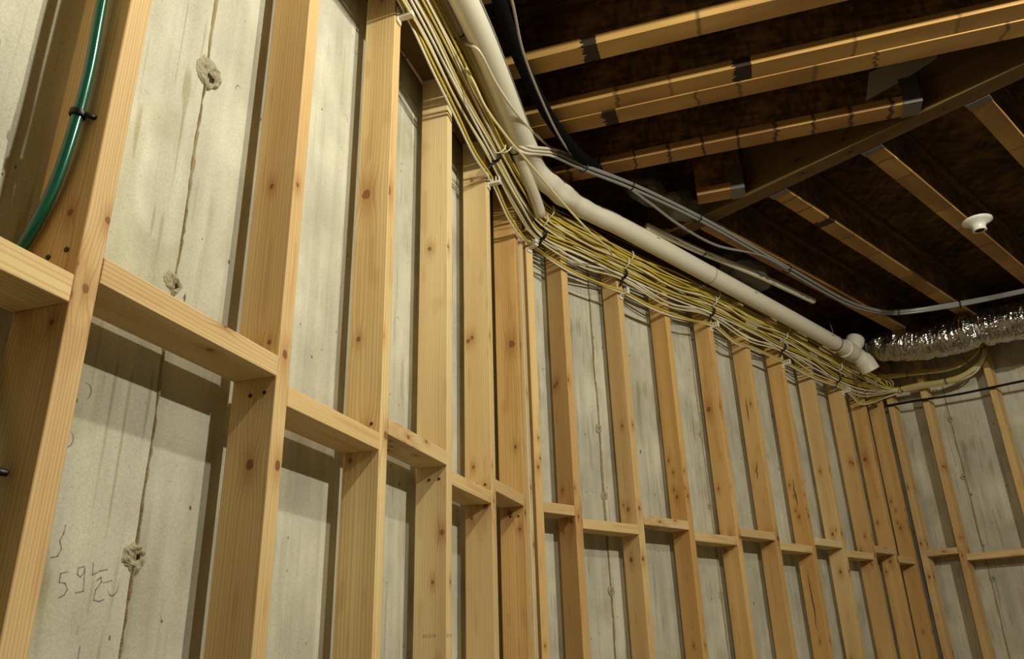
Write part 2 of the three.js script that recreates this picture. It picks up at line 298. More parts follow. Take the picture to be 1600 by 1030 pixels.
concreteWall('wall_left', FA, -4, sAB_A + 0.06, [-1.3, -0.55, 0.2, 0.966, 1.716, 2.47],
  [[0.972, 0.142, 0.0085, 3, 0.7, -0.006, 0.001], [0.969, 0.584, 0.0075, 7, 1, -0.008, 0.004], [0.981, 1.028, 0.0135, 12, 0.85, -0.010, 0.010], [0.967, -0.3, 0.008, 15]],
  [CONCRETES[1], CONCRETES[2], CONCRETES[1], CONCRETES[0], CONCRETES[1], CONCRETES[2], CONCRETES[1]]);
concreteWall('wall_back', FB, sAB_B, S_BC, [2.475, 3.235, 4.16, 4.93],
  [[2.475, 0.86, 0.006, 21], [2.48, 0.577, 0.006, 22], [2.478, 0.2, 0.006, 23], [3.225, 0.95, 0.006, 24], [3.228, 0.6, 0.006, 25], [3.232, 0.2, 0.006, 26], [4.162, 0.87, 0.006, 27]],
  [CONCRETES[2], CONCRETES[2], CONCRETES[1], CONCRETES[2], CONCRETES[1]]);
concreteWall('wall_right', FC, -WALLDD, 6.5, [0.335, 1.09, 1.85, 2.6, 3.4],
  [[0.333, 1.28, 0.006, 31], [0.328, 0.91, 0.006, 32], [0.35, 0.3, 0.006, 33]],
  [CONCRETES[2], CONCRETES[2], CONCRETES[1]]);
// the two walls behind the camera, the floor slab and the floor deck above
const planOf = (v) => [v.x, -v.z];
const cA = planOf(FA.pt(-4, WALLDD, 0)), cC = planOf(FC.pt(6.5, WALLDD, 0)), rA = [-FA.n[0], -FA.n[1]], cN = [cA[0] + rA[0] * 9, cA[1] + rA[1] * 9];
function plainWall(name, p, q) {
  const L = Math.hypot(q[0] - p[0], q[1] - p[1]), g = new THREE.BoxGeometry(L, CEIL - FLOOR, 0.2); g.translate(L / 2, (CEIL + FLOOR) / 2, 0);
  const uv = g.attributes.uv, pp = g.attributes.position; for (let i = 0; i < pp.count; i++) uv.setXY(i, pp.getX(i) / 0.8, pp.getY(i) / 1.6);
  const m = structure(mesh(name, g, CONCRETES[2])); m.position.copy(V3(p[0], 0, p[1])); m.rotation.y = dirTurn(q[0] - p[0], q[1] - p[1]); return m;
}
plainWall('wall_near', cA, cN); plainWall('wall_far', cN, cC);
function slab(name, y, thick, mat, tile) {
  const e = 0.2, pAB = xAB, pBC = planOf(FB.pt(S_BC, WALLDD, 0));
  const sh = new THREE.Shape([cA, pAB, pBC, cC, cN].map((q) => new THREE.Vector2(q[0], q[1])));
  const g = new THREE.ExtrudeGeometry(sh, { depth: thick, bevelEnabled: false }); g.rotateX(-Math.PI / 2); g.translate(0, y + EYE, 0);
  const uv = g.attributes.uv; for (let i = 0; i < uv.count; i++) uv.setXY(i, uv.getX(i) / tile, uv.getY(i) / tile);
  return structure(mesh(name, g, mat));
}
slab('floor', FLOOR - 0.1, 0.1, new THREE.MeshStandardMaterial({ map: concrete3, color: 0x7d766a, roughness: 0.9 }), 1.4);
slab('ceiling', TOP, 0.02, M.subfloor, 0.9);
function rim(name, F, a, b, dd) { const m = structure(mesh(name, board(b - a, TOP - CEIL, 0.03, a, CEIL, -0.03, 0), M.osb)); m.position.copy(F.pt(0, dd, 0)); m.rotation.y = F.turn; return m; }
rim('trim_1', FA, -4, sAB_A, WALLDD - 0.002); rim('trim_2', FB, sAB_B, S_BC, WALLDD - 0.002); rim('trim_3', FC, C_T0, 6.5, WALLDD - 0.002);

// ---------------------------------------------------------------- framing
const STUD_TOP = CEIL - T;
const rs = rng(77);
function plate(name, F, a, b, h, label) { const m = mesh(name, board(b - a, T, W, a, 0, -W, 0, rs(), false), M.beam); m.position.copy(F.pt(0, 0, h)); m.rotation.y = F.turn; return tag(m, label, 'plate'); }  // dark beam colour paints the shade behind pipes and cables into the top plates
plate('top_plate', FA, -2.4, 2.70, STUD_TOP, 'long wooden top plate with shade painted in, over the left studs, behind the cables');
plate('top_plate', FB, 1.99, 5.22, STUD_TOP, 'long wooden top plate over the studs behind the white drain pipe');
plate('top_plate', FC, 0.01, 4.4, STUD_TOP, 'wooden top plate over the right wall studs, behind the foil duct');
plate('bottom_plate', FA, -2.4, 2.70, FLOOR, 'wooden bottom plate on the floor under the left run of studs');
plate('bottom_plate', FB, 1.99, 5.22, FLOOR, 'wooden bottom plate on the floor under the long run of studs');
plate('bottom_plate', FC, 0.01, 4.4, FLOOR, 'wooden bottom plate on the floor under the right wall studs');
const studGeo = [0, 1, 2].map((k) => board(T, STUD_TOP - FLOOR - T, W, 0, FLOOR + T, -W, 1, 0.012 + k * 0.006, k === 1, 0.0025));
const nailGeo = (() => { const g = new THREE.CylinderGeometry(0.0036, 0.0036, 0.002, 10); g.rotateZ(Math.PI / 2); return g; })();
function stud(F, s, mat, label, nailH, v = 0) {
  const g = group('wall_stud', F.pt(s, 0, 0), F.turn); tag(g, label, 'stud');
  mesh('timber', studGeo[v % 3], mat, g);
  if (nailH !== undefined) for (const z of [-0.022, -0.05]) { const n = mesh('nail_head', nailGeo, M.nail, g); n.position.set(-0.0006, nailH + (rs() - 0.5) * 0.008, z); }
  g.rotation.z = (rs() - 0.5) * 0.003; return g;
}
const SA = [0.25, 0.670, 1.109, 1.506, 1.8935, 2.2575, 2.595], LO = 0.4075, HI = 0.451;   // stud places, block undersides
stud(FA, SA[0], woodMat(1, 0), 'nearest wooden stud of the left wall, mostly out of view at the left edge', undefined, 0);
stud(FA, SA[1], woodMat(3, 1), 'broad near wooden stud with the green cable stapled to its side', LO + 0.075, 1);
stud(FA, SA[2], woodMat(0, 3), 'second large wooden stud, just right of the concrete bay with the pencilled figures', HI - 0.03, 2);
stud(FA, SA[3], woodMat(2, 0), 'wooden stud whose top carries the white cable comb nearest the camera', LO + 0.06, 0);
stud(FA, SA[4], woodMat('s', 0), 'wooden stud with a faint ink grade stamp low on its side', HI - 0.03, 0);
stud(FA, SA[5], woodMat(3, 2), 'wooden stud beside the dark slit, with a cable comb on its top', LO + 0.06, 2);
stud(FA, SA[6], woodMat(2, 4), 'last full wooden stud of the left run, right of the dark slit', HI - 0.03, 1);
stud(FA, 2.668, woodMat(0, 0), 'narrow wooden corner stud showing a dark groove beside it', undefined, 0);
stud(FB, 1.968, woodMat(4, 2), 'pale wooden corner stud that starts the long wall beyond the bend', undefined, 1);
const SB = [2.169, 2.5345, 2.8765, 3.240, 3.5775, 3.925, 4.262, 4.6215, 4.909, 5.183];
const ORD = ['first', 'second', 'third', 'fourth', 'fifth', 'sixth', 'seventh', 'eighth', 'ninth', 'tenth'];
const LOOK = ['reddish-brown knotty', 'straight-grained brown', 'smooth brown', 'knotty brown', 'black-split brown', 'long-cracked brown', 'plain brown', 'knotty reddish', 'slim brown', 'dark brown last'];
SB.forEach((s, i) => stud(FB, s, woodMat([3, 0, 4, 2, 1, 4, 0, 3, 2, 4][i], [4, 3, 4, 3, 4, 4, 3, 4, 4, 4][i]), `${LOOK[i]} stud, ${ORD[i]} after the corner along the long wall`, undefined, i));
const SC = [0.012, 0.232, 0.625, 1.03];
['pale wooden stud in the far corner, starting the right wall', 'wooden stud of the right wall under the middle of the foil duct', 'wooden stud of the right wall where the cable bundle turns upward', 'wooden stud of the right wall just beyond the right edge'].forEach((l, i) => stud(FC, SC[i], woodMat([0, 3, 1, 2][i], 3), l, undefined, i));
// drying cracks that open two of the long-wall studs
const crack = (F, s, h, len, seed) => { const pts = []; for (let k = 0; k <= 8; k++) pts.push(F.pt(s - 0.0002, 0.045 + 0.012 * (noise(k * 0.8, seed, 5) - 0.5), h + len * (k / 8 - 0.5))); return sweep(pts, (t) => 0.0002 + 0.0022 * Math.sin(Math.PI * t), 24, 6); };
function addCrack(i, h, len, seed) { const st = scene.children.filter((o) => o.userData.category === 'stud')[9 + i]; st.updateMatrixWorld(true); const g = crack(FB, SB[i], h, len, seed); g.applyMatrix4(st.matrixWorld.clone().invert()); mesh('crack', g, M.nail, st); }
addCrack(4, 0.80, 0.10, 3); addCrack(4, 1.12, 0.14, 4); addCrack(5, 0.72, 0.16, 5); addCrack(5, 0.18, 0.3, 6);

function block(F, a, b, h, label, k) {
  const m = mesh('wall_block', board(b - a - 0.0015, T, W, 0, 0, -W, 0, 0.07 + 0.13 * k, k % 2 === 1), woodMat([2, 0, 1, 3][k % 4], [0, 0, 2, 1][(k * 3) % 4]));
  m.position.copy(F.pt(a + 0.0008, (rs() - 0.5) * 0.003, h)); m.rotation.y = F.turn; return tag(m, label, 'block');
}
const ALAB = ['short wooden block at the left edge with swirling grain, below the green cable', 'large wooden block across the bay with the pencilled figures', 'wooden block between the second and third large studs from the left', 'wooden block ending at the stud with the ink stamp', 'short wooden block left of the dark slit', 'small wooden block ending at the last stud before the corner'];
for (let k = 0; k < 6; k++) block(FA, SA[k] + T, SA[k + 1], k % 2 ? HI : LO, ALAB[k], k);
const bEdges = [1.968, ...SB];
for (let k = 0; k < 10; k++) block(FB, bEdges[k] + T, bEdges[k + 1], (k % 2 ? LO : HI) + (rs() - 0.5) * 0.004, `small wooden block, ${ORD[k]} after the corner along the long wall`, k + 1);
block(FC, SC[0] + T, SC[1], HI, 'short wooden block in the first bay of the dim right wall', 3);
block(FC, SC[1] + T, SC[2], LO, 'wooden block in the second bay of the right wall, under the duct', 6);
block(FC, SC[2] + T, SC[3], HI - 0.02, 'wooden block of the right wall running out at the right edge', 4);

// ---------------------------------------------------------------- floor joists overhead
function joist(p, q, width, label, k, vOff = 0, drop = 0, thick = 0.036) {   // p, q plan ends of its centre line
  const L = Math.hypot(q[0] - p[0], q[1] - p[1]), g = group('floor_joist', V3(p[0], CEIL - drop, p[1]), dirTurn(q[0] - p[0], q[1] - p[1])); tag(g, label, 'joist');
  mesh('bottom_flange', board(L, thick, width, 0, 0, -width / 2, 0, vOff), FLANGES[k], g);
  const web = board(L, 0.213 + drop - thick, 0.010, 0, thick - 0.003, -0.005, 0); { const uv = web.attributes.uv; for (let i = 0; i < uv.count; i++) uv.setXY(i, uv.getX(i) * 0.2, uv.getY(i) * 5); }
  mesh('web', web, M.osb, g);
  mesh('top_flange', board(L, 0.036, width, 0, 0.2095 + drop, -width / 2, 0, 0.3, false), M.osb, g);  // OSB colour instead of flange wood paints the ceiling shade in
  return g;
}
const along = (t, off) => [FA.u[0] * t + rA[0] * off, FA.u[1] * t + rA[1] * off];   // t along the left wall, off out from the camera line
const startA = (t) => -(dA + WALLDD - 0.004);
const beamS0 = 2.722, beamS1 = 2.802;
const atBeam = (t, w) => { const det = FA.u[0] * FB.u[1] - FA.u[1] * FB.u[0]; const tt = t + w / 2; const x = (tt * FB.u[1] - FA.u[1] * (beamS0 - 0.004)) / det, f = (FA.u[0] * (beamS0 - 0.004) - FB.u[0] * tt) / det; return x * rA[0] + f * rA[1]; };
const JA = [[0.25, 0.07, 'floor joist out of view above the camera, first of those over the camera'], [0.53, 0.07, 'floor joist out of view above the camera, second from the near end'], [0.81, 0.07, 'floor joist out of view above the camera, carrying the nearer lamp'], [1.16, 0.07, 'floor joist out of view beside the lamp over the room'],
  [1.655, 0.07, 'floor joist whose flange just shows at the top edge beside the black pipe'], [1.995, 0.078, 'floor joist with a bright lit edge and a dark jagged band near the black pipe'], [2.262, 0.074, 'darker nearer joist of the doubled pair in the ceiling'], [2.341, 0.082, 'lighter farther joist of the doubled pair, with a crisp bright edge'], [2.667, 0.08, 'floor joist with dark joints that ends in a steel hanger at the beam']];
JA.forEach(([t, w, label], k) => { const e = Math.min(atBeam(t, w), 4.4); joist(along(t, startA(t)), along(t, e), w, label, [0, 0, 0, 0, 0, 1, 2, 3, 4][k], k < 5 ? 0.1 * k : 0.064 / 2.7, k === 7 ? 0.004 : 0); });
{ const t = 3.035, e = atBeam(t, 0.08), s0 = -0.07; joist(along(t, s0), along(t, e), 0.08, 'short floor joist stub behind the grey cables, ending in a steel hanger', 0, 0.5); }
const bp = (s, perp) => [FB.u[0] * s + FB.n[0] * perp, FB.u[1] * s + FB.n[1] * perp];  // s along the long wall, perp out to it
const JR = [[1.70, 'floor joist nearest the long wall, lit along its right edge above the grey cables'], [1.338, 'floor joist left of the ceiling lampholder, with a broken dark notch'], [0.93, 'long floor joist running beside the empty ceiling lampholder'], [0.545, 'floor joist at the right edge, made of two butted lengths'], [0.16, 'floor joist out of view beyond the right edge'], [-0.22, 'second floor joist out of view beyond the right edge'], [-0.6, 'third floor joist out of view beyond the right edge']];
JR.forEach(([perp, label], k) => joist(bp(beamS1 + 0.004, perp), bp(S_BC - 0.004, perp), 0.074, label, [0, 5, 6, 6, 0, 0, 0][k], k === 3 ? 0.45 : 0, 0, 0.018));
{ const p = bp((beamS0 + beamS1) / 2, dB + WALLDD - 0.004), q = bp((beamS0 + beamS1) / 2, -2.6), L = Math.hypot(q[0] - p[0], q[1] - p[1]); const m = mesh('ceiling_beam', board(L, 0.244, beamS1 - beamS0, 0, 0, -(beamS1 - beamS0) / 2, 0, 0.1), M.beam); m.position.copy(V3(p[0], CEIL + 0.001, p[1])); m.rotation.y = dirTurn(q[0] - p[0], q[1] - p[1]); tag(m, 'dark brown beam crossing the ceiling, where both sets of joists end', 'beam'); }
function hanger(p, dir, width, label, len = 0.05) {  // steel saddle under and up the sides of a joist end; dir points from the beam along the joist
  const g = group('joist_hanger', V3(p[0], CEIL, p[1]), dirTurn(dir[0], dir[1])); tag(g, label, 'hanger');
  mesh('seat', board(len, 0.0025, width + 0.006, 0, -0.0035, -width / 2 - 0.003, 0, 0, false, 0.0008), M.steel, g);
  for (const s of [-1, 1]) mesh('cheek', board(len, 0.11, 0.0022, 0, -0.002, s * (width / 2 + 0.0025) - 0.0011, 0, 0, false, 0.0008), M.steel, g);
}
hanger(along(2.667, atBeam(2.667, 0.08) + 0.002), FA.n, 0.08, 'steel hanger on the long jointed joist at the beam', 0.062);
hanger(along(3.035, atBeam(3.035, 0.08) + 0.002), FA.n, 0.08, 'steel hanger on the short joist stub behind the grey cables', 0.055);
hanger(bp(beamS1, 1.338), FB.u, 0.074, 'steel hanger on the notched joist left of the lampholder', 0.035);
hanger(bp(beamS1, 0.93), FB.u, 0.074, 'steel hanger on the long joist beside the lampholder', 0.03);
hanger(bp(beamS1, 0.545), FB.u, 0.074, 'dull steel hanger on the joist at the right edge', 0.04);

// added grey sheet painting leaked light on the web of the jointed joist, and loose insulation over the long wall
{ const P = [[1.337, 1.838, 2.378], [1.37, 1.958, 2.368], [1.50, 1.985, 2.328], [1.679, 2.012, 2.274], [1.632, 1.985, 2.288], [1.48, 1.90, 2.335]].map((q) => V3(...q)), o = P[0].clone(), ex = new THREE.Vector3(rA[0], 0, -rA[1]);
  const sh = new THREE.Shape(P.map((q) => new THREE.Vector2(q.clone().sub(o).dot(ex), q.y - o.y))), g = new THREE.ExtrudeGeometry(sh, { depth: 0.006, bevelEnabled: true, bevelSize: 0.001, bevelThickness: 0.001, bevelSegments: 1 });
  const m = mesh('lit_patch_panel', g, M.litPatch); m.position.copy(o); m.position.add(V3(-FA.u[0] * 0.002, -EYE, -FA.u[1] * 0.002)); m.rotation.y = dirTurn(rA[0], rA[1]); tag(m, 'grey triangular sheet added as a patch of light on the joist web', 'litPatch'); }
function lump(name, at, R, sx, sy, sz, seed, mat, label, cat) { const m = mesh(name, lumpySphere(R, seed, sx, sy, sz), mat); m.position.copy(V3(...at)); m.rotation.y = FB.turn; return tag(m, label, cat); }
lump('insulation_clump', [0.80, 1.84, 3.10], 0.10, 1.3, 0.7, 0.7, 51, M.batt, 'pale clump of insulation beside the grey cables behind the small conduit', 'insulation');
lump('insulation_clump', [0.62, 1.86, 2.99], 0.09, 1.2, 0.7, 0.7, 52, M.batt, 'dim clump of insulation under the short joist stub', 'insulation');
lump('insulation_clump', [1.25, 1.80, 3.72], 0.12, 1.7, 0.6, 0.7, 53, M.batt, 'large pale clump of insulation above the end of the small conduit', 'insulation');

// ---------------------------------------------------------------- drain pipe, conduits
const pA = (s, dd, h) => FA.pt(s, dd, h), pB = (s, dd, h) => FB.pt(s, dd, h), pC = (s, dd, h) => FC.pt(s, dd, h);
const drainPts = [pA(-0.6, -0.178, 1.722), pA(0.3, -0.178, 1.722), pA(1.2, -0.172, 1.720), pA(1.70, -0.168, 1.719), pA(1.90, -0.158, 1.717), pA(2.15, -0.142, 1.714), pA(2.38, -0.131, 1.713), pA(2.50, -0.13, 1.713), pB(2.16, -0.145, 1.713), pB(2.36, -0.15, 1.709), pB(3.03, -0.15, 1.676), pB(3.86, -0.15, 1.637), pB(4.46, -0.15, 1.604)];
{ const g = group('drain_pipe', new THREE.Vector3()); tag(g, 'thick white plastic drain pipe running above the cables and round the bend', 'pipe');
  const lumps = (t, a) => 0.0435 + (t > 0.50 && t < 0.635 ? (0.010 * (noise(t * 110, 1, 61) - 0.4) + 0.009 * (noise(t * 75, Math.cos(a) * 2 + 3, 62) - 0.5)) * Math.sin((t - 0.50) / 0.135 * Math.PI) : 0);
  mesh('pipe_run', sweep(drainPts, lumps, 420, 32), M.pvc, g);
  const ax = pB(4.46, -0.15, 1.604).sub(pB(3.86, -0.15, 1.637)).normalize(), hub = pB(4.44, -0.15, 1.605);
  mesh('coupling', lathe([[0.043, 0], [0.054, 0], [0.055, 0.006], [0.055, 0.06], [0.052, 0.07], [0.05, 0.16], [0.0, 0.165]], hub, ax, 40), M.pvc, g);
  mesh('collar', band(hub.clone().addScaledVector(ax, 0.004), ax, 0.0545, 0.008, 0.0015), M.pvcDark, g);
  const up = FB.pt(0.35, -0.15, 1).sub(FB.pt(0, 0, 0)).normalize(), body = hub.clone().addScaledVector(ax, 0.10);
  const upDir = FB.pt(0.45, -0.05, 0.72).sub(FB.pt(0, 0, 0)).normalize(), dnDir = FB.pt(0.75, -0.35, -0.5).sub(FB.pt(0, 0, 0)).normalize();
  mesh('upper_branch', lathe([[0, -0.01], [0.045, 0], [0.045, 0.07], [0.054, 0.078], [0.054, 0.115], [0.047, 0.117], [0.047, 0.09], [0, 0.088]], body, upDir, 36), M.pvc, g);
  const e0 = body.clone().addScaledVector(ax, 0.02);
  mesh('lower_elbow', sweep([e0, e0.clone().addScaledVector(dnDir, 0.045), e0.clone().addScaledVector(dnDir, 0.085).add(new THREE.Vector3(0, -0.012, 0)), e0.clone().addScaledVector(dnDir, 0.115).add(new THREE.Vector3(0, -0.045, 0))], (t) => 0.047 + 0.008 * smooth(0.35, 0.42, t), 40, 32), M.pvc, g);
  mesh('elbow_collar', band(e0.clone().addScaledVector(dnDir, 0.062), dnDir, 0.0475, 0.006, 0.004), M.pvcDark, g);
  for (const [s, h] of [[2.62, 1.697], [3.42, 1.657], [4.22, 1.616]]) { const c = pB(s, -0.15, h); mesh('printed_mark', sweep([c.clone().add(FB.pt(-0.012, -0.0431, 0.006).sub(FB.pt(0, 0, 0))), c.clone().add(FB.pt(0.012, -0.0431, 0.006).sub(FB.pt(0, 0, 0)))], 0.0022, 4, 6), M.ink, g); }
}
const bandAt = (p, d, label) => { const m = mesh('pipe_clamp', mergeGeometries([band(p, d, 0.0438, 0.011, 0.0016)]), M.pvcDark); tag(m, label, 'clamp'); };
bandAt(pB(3.07, -0.15, 1.6742), FB.pt(1, 0, -0.05).sub(FB.pt(0, 0, 0)), 'dull band clamp round the middle of the white drain pipe');
{ const c = pB(4.33, -0.15, 1.6112), d = FB.pt(1, 0, -0.05).sub(FB.pt(0, 0, 0)).normalize(), g = group('pipe_hanger', new THREE.Vector3()); tag(g, 'dark wire hanger loop round the end of the drain pipe near the fitting', 'hanger');
  mesh('loop', ring(c, d, 0.046, 0.0025), M.black, g); mesh('hanger_wire', sweep([c.clone().add(new THREE.Vector3(0, 0.046, 0)), c.clone().add(new THREE.Vector3(-0.004, 0.09, 0)), c.clone().add(new THREE.Vector3(-0.012, 0.155, 0))], 0.0022, 16, 6), M.steel, g); }
{ const m = mesh('vent_pipe', sweep([pA(-0.6, -0.105, 1.742), pA(0.5, -0.105, 1.742), pA(1.2, -0.103, 1.741), pA(1.6, -0.1, 1.738), pA(1.895, -0.1, 1.723), pA(2.228, -0.1, 1.700), pA(2.421, -0.1, 1.664), pA(2.575, -0.1, 1.628), pA(2.64, -0.098, 1.602)], 0.0225, 140, 20), M.paleStrand); tag(m, 'thinner pale pipe tucked between the cables and the drain pipe', 'pipe'); }
for (const [s, h, label] of [[1.73, 1.733, 'black tie round the thin pale pipe at the top edge'], [2.30, 1.688, 'black tie round the thin pale pipe where flat strands leave it']]) {
  const g = group('zip_tie', new THREE.Vector3()); tag(g, label, 'tie'); const c = pA(s, -0.1, h), d = FA.pt(1, 0, -0.08).sub(FA.pt(0, 0, 0)).normalize();
  mesh('strap', ring(c, d, 0.0245, 0.0022), M.black, g); const tip = FA.pt(0.05, -0.05, 0.055).sub(FA.pt(0, 0, 0)); const b0 = c.clone().add(FA.pt(0, -0.025, 0).sub(FA.pt(0, 0, 0))); mesh('tail', sweep([b0, b0.clone().addScaledVector(tip, 0.4), b0.clone().addScaledVector(tip, s < 2 ? 1 : 0.35)], 0.0019, 12, 6), M.black, g);
}
{ const g = group('conduit', new THREE.Vector3()); tag(g, 'thin white conduit with black print above the drain pipe, its open end cut off', 'conduit');
  const P = [[0.617, 1.735, 3.074], [0.88, 1.738, 3.31], [1.253, 1.74, 3.611], [1.674, 1.74, 3.977]].map((q) => V3(...q));
  mesh('tube', sweep(P, 0.0165, 80, 16), M.pvc, g);
  const d = P[3].clone().sub(P[2]).normalize(); mesh('open_end', lathe([[0.0168, -0.006], [0.0182, -0.006], [0.0182, 0.004], [0.013, 0.004], [0.013, -0.002], [0, -0.002]], P[3], d, 24), M.pvcDark, g);
  const curve = new THREE.CatmullRomCurve3(P); for (const t of [0.14, 0.33, 0.62, 0.66, 0.90, 0.94]) { const a = curve.getPointAt(t - 0.012), b = curve.getPointAt(t + 0.012); const o = FB.pt(0, -0.012, -0.0095).sub(FB.pt(0, 0, 0)); mesh('printed_mark', sweep([a.add(o), b.add(o)], 0.0022, 4, 5), M.ink, g); } }
{ const g = group('zip_tie', new THREE.Vector3()); tag(g, 'black tie round the thin white conduit above the drain pipe', 'tie'); const c = V3(0.93, 1.738, 3.352), d = FB.pt(1, 0, 0).sub(FB.pt(0, 0, 0)); mesh('strap', ring(c, d, 0.0185, 0.002), M.black, g); mesh('tail', sweep([c.clone().add(new THREE.Vector3(0.01, -0.014, 0.008)), c.clone().add(new THREE.Vector3(0.03, -0.005, 0.02)), c.clone().add(new THREE.Vector3(0.055, 0.025, 0.02))], 0.0018, 10, 6), M.black, g); }

// black pipe and the pale cable beside it, under the joists at the top
{ const m = mesh('black_pipe', sweep([[-0.10, 1.742, 1.30], [-0.05, 1.742, 1.55], [-0.007, 1.742, 1.739], [0.029, 1.742, 1.895], [0.09, 1.742, 2.104], [0.186, 1.742, 2.352], [0.30, 1.748, 2.56], [0.40, 1.80, 2.72]].map((q) => V3(...q)), 0.0215, 120, 16), M.blackPipe); tag(m, 'black flexible pipe curving across the joists at the top', 'pipe'); }
{ const m = mesh('cable', sweep([[-0.05, 1.712, 1.30], [0.0, 1.712, 1.58], [0.030, 1.712, 1.712], [0.062, 1.712, 1.918], [0.140, 1.712, 2.201], [0.20, 1.718, 2.38], [0.246, 1.728, 2.49], [0.30, 1.742, 2.58]].map((q) => V3(...q)), 0.0042, 90, 8), M.dull); tag(m, 'single dull pale cable hanging along the black pipe', 'cable'); }
// grey cables round the ceiling edge
const greyMain = [[0.185, 1.728, 2.49], [0.30, 1.735, 2.59], [0.504, 1.745, 2.751], [0.838, 1.745, 3.029], [1.142, 1.745, 3.317], [1.406, 1.745, 3.574], [1.917, 1.745, 4.051], [2.10, 1.745, 4.16], [2.247, 1.745, 4.20], [2.557, 1.745, 4.101], [2.832, 1.745, 3.949], [3.4, 1.745, 3.6]];
const rg = rng(919);
const GLAB = ['glossy grey cable along the top of the tied bundle under the joists', 'glossy grey cable on the near side of the tied bundle under the joists', 'glossy grey cable low in the tied bundle under the joists', 'duller grey cable behind the tied bundle under the joists'];
for (let k = 0; k < 4; k++) { const o = [[0, 0.012], [0.011, 0], [-0.004, -0.009], [-0.013, 0.004]][k]; const m = mesh('cable', sweep(greyMain.map((q) => V3(q[0] + o[0] * 0.7 + (rg() - 0.5) * 0.006, q[1] + o[1] * 0.8 + (rg() - 0.5) * 0.004, q[2] - o[0] * 0.7)), 0.0075, 200, 8), M.grey); tag(m, GLAB[k], 'cable'); }
{ const m = mesh('cable', sweep([[0.50, 1.732, 2.75], [0.62, 1.728, 2.89], [0.757, 1.725, 3.052], [0.977, 1.725, 3.262], [1.214, 1.735, 3.39], [1.40, 1.738, 3.56]].map((q) => V3(...q)), 0.0062, 110, 8), M.grey); tag(m, 'grey cable sagging away from the bundle above the drain pipe', 'cable'); }
for (const [i, label] of [[1, 'black tie on the grey cables beside the drain pipe bend'], [2, 'black tie on the grey cables under the jointed joist'], [3, 'black tie on the grey cables in front of the short joist stub'], [5, 'black tie on the grey cables above the conduit end'], [8, 'black tie on the grey cables in the far ceiling corner'], [9, 'black tie on the grey cables above the foil duct']]) {
  const a = V3(...greyMain[i]), d = V3(...greyMain[i + 1]).sub(V3(...greyMain[i - 1])); const m = mesh('zip_tie', ring(a, d, 0.0225, 0.0028), M.black); tag(m, label, 'tie'); }
// flat pale strands over the drain pipe
const strandBase = [[0.0175, 1.698, 2.347], [0.045, 1.672, 2.35], [0.078, 1.668, 2.372], [0.122, 1.69, 2.412], [0.185, 1.728, 2.483], [0.28, 1.742, 2.58]];
['pale flat strand over the drain pipe, nearest the cables', 'pale flat strand over the drain pipe, between two others', 'pale flat strand over the drain pipe, uppermost of the three'].forEach((label, k) => { const m = mesh('cable', sweep(strandBase.map((q, i) => V3(q[0] + (k - 1) * 0.011, q[1] + (k - 1) * 0.009 + (rg() - 0.5) * 0.003, q[2] - (k - 1) * 0.004)), 0.0058, 120, 8), M.paleStrand); tag(m, label, 'cable'); });
{ const m = mesh('cable', sweep([[-0.128, 1.730, 1.866], [-0.114, 1.700, 1.858], [-0.098, 1.680, 1.848], [-0.078, 1.664, 1.845], [-0.026, 1.662, 1.999], [0.034, 1.666, 2.15], [0.103, 1.715, 2.337], [0.185, 1.735, 2.481], [0.27, 1.748, 2.57]].map((q) => V3(...q)), 0.0045, 100, 8), M.paleStrand); tag(m, 'lone pale cable crossing in front of the drain pipe to the grey bundle', 'cable'); }
{ const c = V3(0.0, 1.745, 2.155), m = mesh('ceiling_boss', lathe([[0, 0.03], [0.03, 0.03], [0.03, 0], [0.026, -0.006], [0, -0.008]], c, new THREE.Vector3(0.2, 1, 0.1), 28), M.pvcDark); tag(m, 'small round white fitting on the doubled joist beside the drain pipe', 'fitting'); }

// ---------------------------------------------------------------- the house wiring
const rc = rng(4321);
// three gathered groups of the main bundle at each support: [place, dd, h]
const STN = [
  [pA, -0.60, [-0.052, 1.655], [-0.076, 1.672], [-0.098, 1.690]],
  [pA, 0.25, [-0.052, 1.655], [-0.076, 1.672], [-0.098, 1.690]],
  [pA, 0.75, [-0.052, 1.655], [-0.076, 1.672], [-0.098, 1.690]],
  [pA, 1.20, [-0.052, 1.655], [-0.076, 1.672], [-0.098, 1.690]],
  [pA, 1.56, [-0.050, 1.655], [-0.074, 1.672], [-0.096, 1.690]],
  [pA, 1.90, [-0.044, 1.640], [-0.068, 1.662], [-0.088, 1.682]],
  [pA, 2.235, [-0.036, 1.632], [-0.058, 1.660], [-0.074, 1.672]],
  [pA, 2.52, [-0.042, 1.595], [-0.066, 1.640], [-0.080, 1.660]],
  [pB, 2.02, [-0.034, 1.578], [-0.060, 1.630], [-0.078, 1.668]],
  [pB, 2.27, [-0.036, 1.552], [-0.060, 1.606], [-0.078, 1.650]],
  [pB, 2.535, [-0.030, 1.558], [-0.056, 1.600], [-0.068, 1.634]],
  [pB, 2.87, [-0.036, 1.526], [-0.060, 1.578], [-0.072, 1.622]],
  [pB, 3.22, [-0.030, 1.556], [-0.056, 1.602], [-0.068, 1.636]],
  [pB, 3.56, [-0.036, 1.520], [-0.060, 1.572], [-0.072, 1.616]],
  [pB, 3.90, [-0.030, 1.522], [-0.056, 1.580], [-0.066, 1.616]],
  [pB, 4.22, [-0.036, 1.485], [-0.060, 1.545], [-0.070, 1.590]],
  [pB, 4.52, [-0.030, 1.462], [-0.056, 1.528], [-0.066, 1.572]],
  [pB, 4.82, [-0.040, 1.442], [-0.066, 1.505], [-0.080, 1.556]],
];
